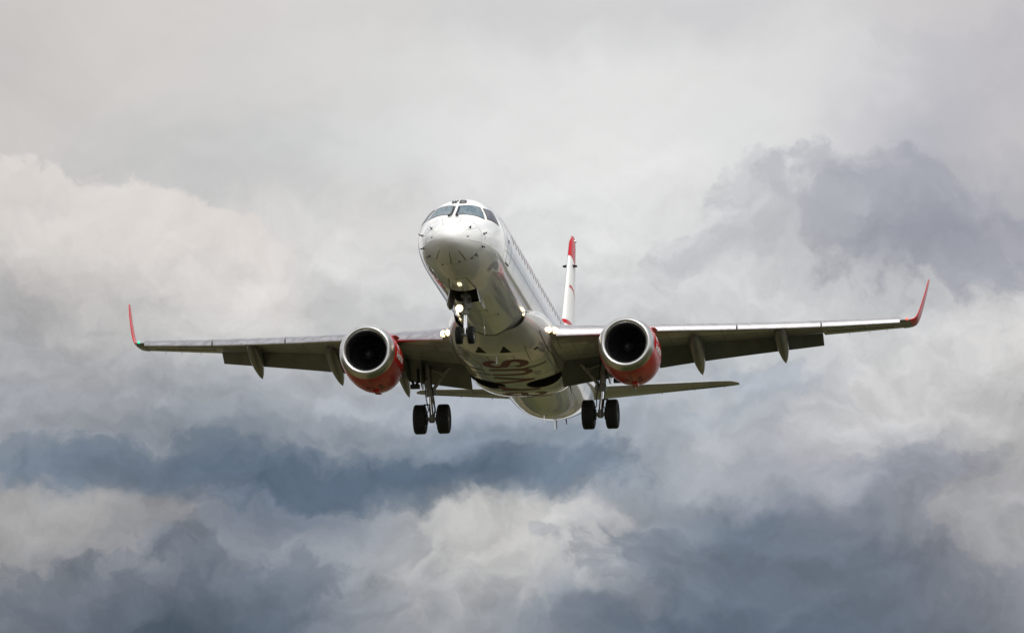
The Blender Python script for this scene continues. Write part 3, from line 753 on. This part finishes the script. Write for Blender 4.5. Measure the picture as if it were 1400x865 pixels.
# ---- engines
EX, ES, EZ = 4.515, 12.5, -1.82
LIP = [(.33, .972), (.26, .962), (.16, .935), (.09, .90), (.04, .865), (.012, .835), (0, .81), (.005, .782), (.025, .748), (.07, .712), (.15, .68), (.28, .664), (.46, .660)]
COWL = [(.33, .970), (.5, .990), (.8, 1.015), (1.2, 1.03), (1.7, 1.03), (2.2, 1.01), (2.7, .96), (3.2, .87), (3.55, .78), (3.55, .74), (3.2, .78)]
_r = pchip([a for a, r in COWL[:9]], [r for a, r in COWL[:9]])
for sg in (1, -1):
    cx = EX * sg; c = (cx, ES, EZ)
    def droop(p):                                  # the intake face leans a little and the keel of the cowl is fuller
        d = p.y - ES; q = p.z - EZ
        return Vector((p.x, p.y + (.06 * q if d < .4 else .06 * q * max(0, 1 - (d - .4) / .8)), p.z - (.05 if q < 0 else 0) * (-q if q < 0 else 0) * min(1, max(0, d - .3) / 1.2)))
    b = MB(); b.lathe(COWL, c, n=72, caps=(False, False)); cowl = b.build('engine', m_red, plane, 40, xf=droop)
    b = MB(); b.lathe(LIP, c, n=72, caps=(False, False)); b.build('inlet_lip', m_lip, cowl, 60, xf=droop)
    b = MB(); b.lathe([(.46, .660), (.55, .662), (.9, .68), (1.15, .69)], c, n=64, caps=(False, True)); b.build('inlet_duct', m_duct, cowl, 60, xf=droop)
    b = MB()
    for k in range(24):
        th0 = 2 * math.pi * k / 24; V_ = []
        for i in range(6):
            r = .2 + (.67 - .2) * i / 5; tw = R(25 + 35 * i / 5); hc = .075 + .03 * i / 5
            e1 = Vector((-math.sin(th0 + .12 * i / 5), 0, math.cos(th0 + .12 * i / 5))); ctr = Vector((cx + math.cos(th0 + .12 * i / 5) * r, ES + 1.0, EZ + math.sin(th0 + .12 * i / 5) * r))
            V_ += [ctr - e1 * hc * math.cos(R(90) - tw) - Vector((0, hc * math.sin(R(90) - tw), 0)), ctr + e1 * hc * math.cos(R(90) - tw) + Vector((0, hc * math.sin(R(90) - tw), 0))]
        b.add(V_, [(2 * i, 2 * i + 1, 2 * i + 3, 2 * i + 2) for i in range(5)])
    b.build('fan', m_fan, cowl, 40, fixn=False)
    b = MB(); b.lathe([(.62, .002), (.66, .05), (.75, .12), (.86, .175), (1.0, .21), (1.1, .215)], c, n=32); b.build('spinner', m_fan, cowl, 60)
    b = MB(); b.lathe([(3.0, .62), (3.6, .60), (4.2, .50), (4.6, .42), (4.6, .36)], c, n=40, caps=(True, True)); b.build('core_nozzle', m_lip, cowl, 40)
    b = MB(); b.lathe([(4.3, .3), (4.7, .24), (5.1, .1), (5.25, .01)], c, n=32); b.build('exhaust_cone', m_lip, cowl, 60)
    # pylon
    rr = []
    for s, zl, zh, w in ((ES + 1.0, EZ + 1.0, EZ + 1.05, .03), (ES + 1.5, EZ + .98, EZ + 1.12, .10), (ES + 2.4, EZ + .85, zle(EX) + .05, .15), (ES + 3.4, EZ + .6, zle(EX) + .1, .17), (ES + 4.8, EZ + .62, zle(EX) - .15, .15), (ES + 6.2, EZ + .95, zle(EX) - .25, .05)):
        rr.append([(cx - w, s, zl), (cx + w, s, zl), (cx + w, s, zh - .02), (cx + w * .4, s, zh), (cx - w * .4, s, zh), (cx - w, s, zh - .02)])
    b = MB(); b.loft(rr); b.build('pylon', m_white, cowl, 40)
    # strake on the inboard flank, latches and drains on the keel
    eo = lambda a, th, off=.005: droop(Vector((cx + math.cos(th) * (_r(a) + off), ES + a, EZ + math.sin(th) * (_r(a) + off))))
    th = R(38)
    rr = []
    for a, h in ((.75, .01), (1.1, .12), (1.7, .17), (1.75, .01)):
        o = eo(a, th); o2 = eo(a, th, h); tn = Vector((-math.sin(th), 0, math.cos(th))) * .012
        rr.append([o - tn, o + tn, o2 + tn, o2 - tn])
    b = MB(); b.loft(rr); b.build('nacelle_strake', m_red, cowl)
    for dth in (0,):
        b = MB(); b.add(*ribbon(lambda a, th: eo(a, th), [(.5, R(-86)), (3.3, R(-86))], .02)); b.add(*ribbon(lambda a, th: eo(a, th, .008), [(1.9, R(-180 + 2)), (1.9, R(-2))], .016)); b.build('cowl_seam', m_seam, cowl, 60, fixn=False)
    b = MB(); b.box(eo(2.1, R(-84), .01), (.10, .3, .04)); b.box(eo(2.6, R(-84), .01), (.07, .12, .03)); b.build('drain_fairing', m_red, cowl)
    for a, th in ((1.2, -75), (1.6, -75), (1.3, -100)):
        b = MB(); b.add(*patch_grid(lambda q, w_: eo(q, w_), [(a, R(th)), (a + .22, R(th)), (a + .22, R(th + 9)), (a, R(th + 9))], 4, 4)); b.build('latch_panel', m_maroon, cowl, 60, fixn=False)
    # lettering on both flanks
    for side in (1, -1):
        for word, zz, size, a0 in (('my', .16, .30, .75), ('Austrian', -.16, .30, .62)):
            cu = bpy.data.curves.new('lettering', 'FONT'); cu.body = word; cu.size = size * 1.25; cu.resolution_u = 3; cu.offset = .008
            tmp = bpy.data.objects.new('lettering', cu); COL.objects.link(tmp)
            bpy.context.view_layer.update()
            me = bpy.data.meshes.new_from_object(tmp.evaluated_get(bpy.context.evaluated_depsgraph_get()))
            bpy.data.objects.remove(tmp); bpy.data.curves.remove(cu)
            W_ = max(v_.co.x for v_ in me.vertices)
            bm = bmesh.new(); bm.from_mesh(me); bmesh.ops.triangulate(bm, faces=bm.faces)
            bmesh.ops.subdivide_edges(bm, edges=[e for e in bm.edges if e.calc_length() > .08], cuts=2, use_grid_fill=False); bmesh.ops.triangulate(bm, faces=bm.faces)
            for v_ in bm.verts:
                a = a0 + (v_.co.x if side > 0 else W_ - v_.co.x); tz = zz + v_.co.y
                th = math.asin(max(-1, min(1, tz / _r(a)))); th = th if side > 0 else math.pi - th
                v_.co = eo(a, th, .007) - BASE
            bm.to_mesh(me); bm.free(); me.materials.clear(); me.materials.append(m_white_let)
            link('nacelle_lettering', me, cowl)

# ---- fin and tailplane
def fin_col(q, ob):
    x, y, z = q.sep(ob); y = q.math('ADD', y, BASE.y); z = q.math('ADD', z, BASE.z)
    # chord position behind the leading edge
    d = q.math('SUBTRACT', y, q.math('MULTIPLY_ADD', q.math('SUBTRACT', z, 3.07), .712, 32.72))
    top = q.math('SUBTRACT', z, q.math('SUBTRACT', 6.06, q.math('MULTIPLY', d, .28)))
    m1 = q.smooth(top, 0., .02)
    k2 = q.math('ABSOLUTE', q.math('SUBTRACT', z, q.math('SUBTRACT', 4.75, q.math('MULTIPLY', q.math('POWER', q.math('MAXIMUM', d, 0.), 2.), .055))))
    m2 = q.math('MULTIPLY', q.smooth(k2, .075, .06), q.smooth(d, .15, .2))
    k3 = q.math('ABSOLUTE', q.math('SUBTRACT', z, 3.17)); m3 = q.math('MULTIPLY', q.smooth(k3, .10, .08), q.smooth(d, 1.5, 1.2))
    m = q.math('MAXIMUM', m1, q.math('MAXIMUM', m2, m3))
    return q.mix(m, WHITE, (.45, .002, .008))
m_fin = mat('white_and_red_fin_paint', WHITE, .3, 0, 0., build=fin_col, spec=.25)
def vsec(z, L, T, t=.11):
    c = T - L; return [Vector((bb * c, L + a * c, z)) for a, bb in foil(t, 0., 1., 18)]
secs = []
for z in (1.3, 1.7, 2.2, 3.0, 4.0, 5.0, 6.0, 6.7, 6.92, 7.03):
    L = 32.72 + (z - 3.07) * .712; L -= max(0, 2.3 - z) * 1.4
    T = 36.05 + (z - 1.5) * .20
    if z > 6.8: L += (z - 6.7) * 1.1; T -= (z - 6.8) * .5
    secs.append(vsec(z, L, T, .115 if z < 6.9 else .08))
b = MB(); b.loft(secs); fin = b.build('tail_fin', m_fin, plane, 40)
for sg in (1, -1):
    b = MB(); b.path([vsec(z, 32.72 + (z - 3.07) * .712, 36.05 + (z - 1.5) * .20)[18 + (-14 if sg > 0 else 14)] + Vector((sg * .004, 0, 0)) for z in (2.2, 3.5, 5, 6.5)], .008, 6); b.build('rudder_joint', m_seam2, fin)
    rr = []
    for x, L, c in ((.10, 35.0, .45), (.25, 35.1, .3), (.27, 35.12, .2)):
        rr.append([Vector((sg * x, L + a * c, 5.72 + bb * c)) for a, bb in foil(.2, 0, 1., 10)])
    b = MB(); b.loft(rr); b.build('fin_aerial', m_black, fin)
b = MB(); b.lathe([(0, .01), (.03, .05), (.1, .06), (.2, .03)], (0, 36.9, 7.05), n=12); b.build('beacon', m_white, fin)
for sg in (1, -1):
    secs = []
    for y in (.3, 1.2, 2.5, 4., 5.4, 5.85, 6.02, 6.08):
        L = 33.8 + .5 * y; T = 36.55 + .205 * y; z = .83 + .115 * y
        if y > 5.8: L += (y - 5.8) * 1.6; T -= (y - 5.8) * .4
        c = T - L
        secs.append([Vector((y, L + a * c, z + bb * c)) for a, bb in foil(.10 if y < 5.9 else .07, -.008, 1., 18)])
    b = MB(); b.loft(secs); tp = b.build('tailplane', m_grey, plane, 40, mirror=sg < 0)
    b = MB(); b.path([Vector((y, 36.55 + .205 * y - .3 * (2.75 - .295 * y), .83 + .115 * y - .05 - .0 * y)) for y in (1.2, 3., 5.7)], .012, 6); b.build('elevator_joint', m_seam, tp, mirror=sg < 0)
    for y in (3.2, 4.4, 5.5):
        p = Vector((y, 36.55 + .205 * y, .83 + .115 * y)); b = MB(); b.tube(p, p + Vector((0, .16, -.01)), .014, .006, 6); b.build('static_wick', m_black, tp, mirror=sg < 0)

# ---- landing gear
def tyre_parts(c, R_, w, parent, rim_r):
    h = w / 2
    prof = [(-h * .80, rim_r), (-h * .97, rim_r + (R_ - rim_r) * .3), (-h, rim_r + (R_ - rim_r) * .6), (-h * .9, R_ * .93), (-h * .72, R_ * .98)]
    tread = []
    for k in range(5):
        a = -h * .58 + k * h * 1.16 / 4
        if k: tread += [(a - .02 - h * .05, R_), (a - .02, R_ - .014), (a + .0, R_ - .014), (a + .005, R_)]
        else: tread += [(a, R_)]
    prof = prof + tread + [(-a, r) for a, r in reversed(prof)]
    b = MB(); b.lathe(prof, c, 'x', 56, (False, False)); ty = b.build('tyre', m_tyre, parent, 30)
    b = MB(); b.lathe([(-h * .80, rim_r * 1.005), (-h * .86, rim_r * .95), (-h * .45, rim_r * .86), (-h * .4, rim_r * .45), (-h * .75, rim_r * .36), (-h * .8, rim_r * .1), (-h * .8, .005)], c, 'x', 40, (False, True))
    b.lathe([(h * .80, rim_r * 1.005), (h * .86, rim_r * .95), (h * .45, rim_r * .86), (h * .4, rim_r * .45), (h * .75, rim_r * .36), (h * .8, rim_r * .1), (h * .8, .005)], c, 'x', 40, (False, True))
    b.build('wheel_rim', m_rim, parent, 35)
# nose gear
ax = Vector((0, 4.32, -3.08)); topn = Vector((0, 4.62, -1.35))
d = (ax - topn).normalized()
b = MB()
b.tube(topn - d * .2, topn + d * .95, .085, .085, 20); b.tube(topn + d * .9, topn + d * 1.02, .115, .115, 20); b.tube(topn + d * .55, topn + d * .62, .12, .12, 20)
b.box(topn + d * .72 + Vector((.13, -.02, 0)), (.09, .07, .09)); b.tube(ax - Vector((.16, 0, 0)), ax + Vector((.16, 0, 0)), .05)
b.box(topn + d * .35, (.16, .05, .05))
b.path([topn + d * .3 + Vector((.14, -.05, 0)), topn + d * .75 + Vector((.22, -.03, 0)), topn + d * .95 + Vector((.1, -.02, 0))], .016)
ng = b.build('nose_landing_gear', m_gear, plane, 40)
b = MB(); b.tube(topn + d * 1.0, ax - d * .02, .058, .058, 20); b.build('oleo_piston', m_chrome, ng)
b = MB(); kn = topn + d * 1.35 + Vector((0, .22, 0))
for x in (-.04, .04): b.tube(topn + d * 1.0 + Vector((x, .08, 0)), kn + Vector((x, 0, 0)), .022); b.tube(kn + Vector((x, 0, 0)), ax + Vector((x, .06, .03)), .022)
b.build('torque_link', m_gear, ng)
b = MB(); b.tube(topn + d * .62 + Vector((-.09, 0, 0)), Vector((-.12, 5.6, -1.25)), .04); b.tube(topn + d * .62 + Vector((.09, 0, 0)), Vector((.12, 5.6, -1.25)), .04); b.build('drag_brace', m_gear, ng)
for x in (-.205, .205): tyre_parts(ax + Vector((x, 0, 0)), .305, .225, ng, .16)
lp = Vector((-.20, 4.34, -2.15))
b = MB(); b.lathe([(-.03, .001), (-.025, .07), (-.01, .11), (.02, .12)], lp, n=24); b.build('taxi_light', m_lampnose, ng)
b = MB(); b.lathe([(0, .125), (-.02, .135), (.04, .14), (.14, .09), (.18, .03)], lp + Vector((0, .01, 0)), n=24, caps=(False, True)); b.tube(lp + Vector((0, .1, 0)), topn + d * .72, .025); b.build('light_bracket', m_gear, ng)
# main gears
for sg in (1, -1):
    mir = sg < 0
    ax = Vector((2.985, 18.32, -3.20)); topm = Vector((3.16, 18.22, -.95)); d = (ax - topm).normalized()
    b = MB()
    b.tube(topm - d * .2, topm + d * 1.25, .115, .105, 20); b.tube(topm + d * 1.2, topm + d * 1.45, .14, .14, 20); b.tube(topm + d * .5, topm + d * .6, .145, .145, 20)
    b.box(topm + d * 1.3 + Vector((-.13, -.02, 0)), (.12, .07, .08)); b.box(topm + d * 1.05 + Vector((.05, -.12, 0)), (.07, .05, .14))
    b.tube(ax - Vector((.36, 0, 0)), ax + Vector((.36, 0, 0)), .075, .075, 16); b.tube(ax + Vector((0, 0, -.12)), ax + Vector((0, 0, .16)), .1, .09, 16)
    b.tube(topm + d * 1.4, ax, .06, .06, 12)
    mg = b.build('main_landing_gear', m_gear, plane, 40, mirror=mir)
    b = MB(); b.tube(topm + d * 1.4, ax, .075, .075, 20); b.build('oleo_piston', m_chrome, mg, mirror=mir)
    b = MB(); b.tube(topm + d * 1.28 + Vector((-.08, 0, 0)), Vector((2.55, 18.2, -1.66)), .065); b.tube(Vector((2.55, 18.2, -1.66)), Vector((2.12, 18.05, -1.18)), .075, .06); b.tube(Vector((2.50, 18.2, -1.72)), Vector((2.62, 18.2, -1.58)), .085)
    b.tube(Vector((2.55, 18.2, -1.62)), topm + d * .45, .04); b.build('side_brace', m_gear, mg, mirror=mir)
    b = MB(); kn = ax + Vector((0, .42, .45))
    for x in (-.06, .06): b.tube(topm + d * 1.45 + Vector((x, .1, 0)), kn + Vector((x, 0, 0)), .03); b.tube(kn + Vector((x, 0, 0)), ax + Vector((x, .08, .08)), .03)
    b.build('torque_link', m_gear, mg, mirror=mir)
    b = MB(); b.path([topm + d * .3 + Vector((.1, -.11, 0)), topm + d * 1.0 + Vector((.12, -.14, 0)), topm + d * 1.5 + Vector((.13, -.16, 0)), ax + Vector((.1, -.12, .3)), ax + Vector((.25, -.08, .05))], .018, 8)
    b.path([topm + d * .3 + Vector((-.1, -.11, 0)), topm + d * 1.2 + Vector((-.12, -.16, 0)), topm + d * 1.7 + Vector((-.16, -.18, 0)), ax + Vector((-.12, -.12, .3)), ax + Vector((-.25, -.08, .05))], .018, 8)
    b.box(topm + d * 1.75 + Vector((.14, -.06, 0)), (.1, .03, .02)); b.build('brake_hose', m_hose, mg, mirror=mir)
    # door panel hung outboard of the leg
    b = MB(); b.loft([[Vector((3.30, y, z1)), Vector((3.34, y, z1)), Vector((3.34, y, z2)), Vector((3.30, y, z2))] for y, z1, z2 in ((17.85, -1.0, -1.75), (18.1, -1.0, -2.05), (18.5, -1.0, -2.1), (18.8, -1.0, -1.85))]); b.build('gear_door', m_fair, mg, mirror=mir)
    b = MB(); b.path([Vector((3.5, 18.4, -1.0)), Vector((3.48, 18.45, -1.8)), Vector((3.62, 18.5, -2.0)), Vector((3.72, 18.5, -1.75))], .05); b.box((3.6, 18.5, -1.98), (.16, .1, .07)); b.build('door_link', m_hose, mg, mirror=mir)
    for x in (-.42, .42):
        tyre_parts(ax + Vector((x, 0, 0)), .525, .43, mg, .25) if not mir else tyre_parts(Vector((-ax.x + x, ax.y, ax.z)), .525, .43, mg, .25)
    for x in (-.2, .2):
        b = MB(); b.lathe([(-.05, .19), (.05, .19)], ax + Vector((x, 0, 0)), 'x', 28); b.build('brake_stack', m_hose, mg, mirror=mir)
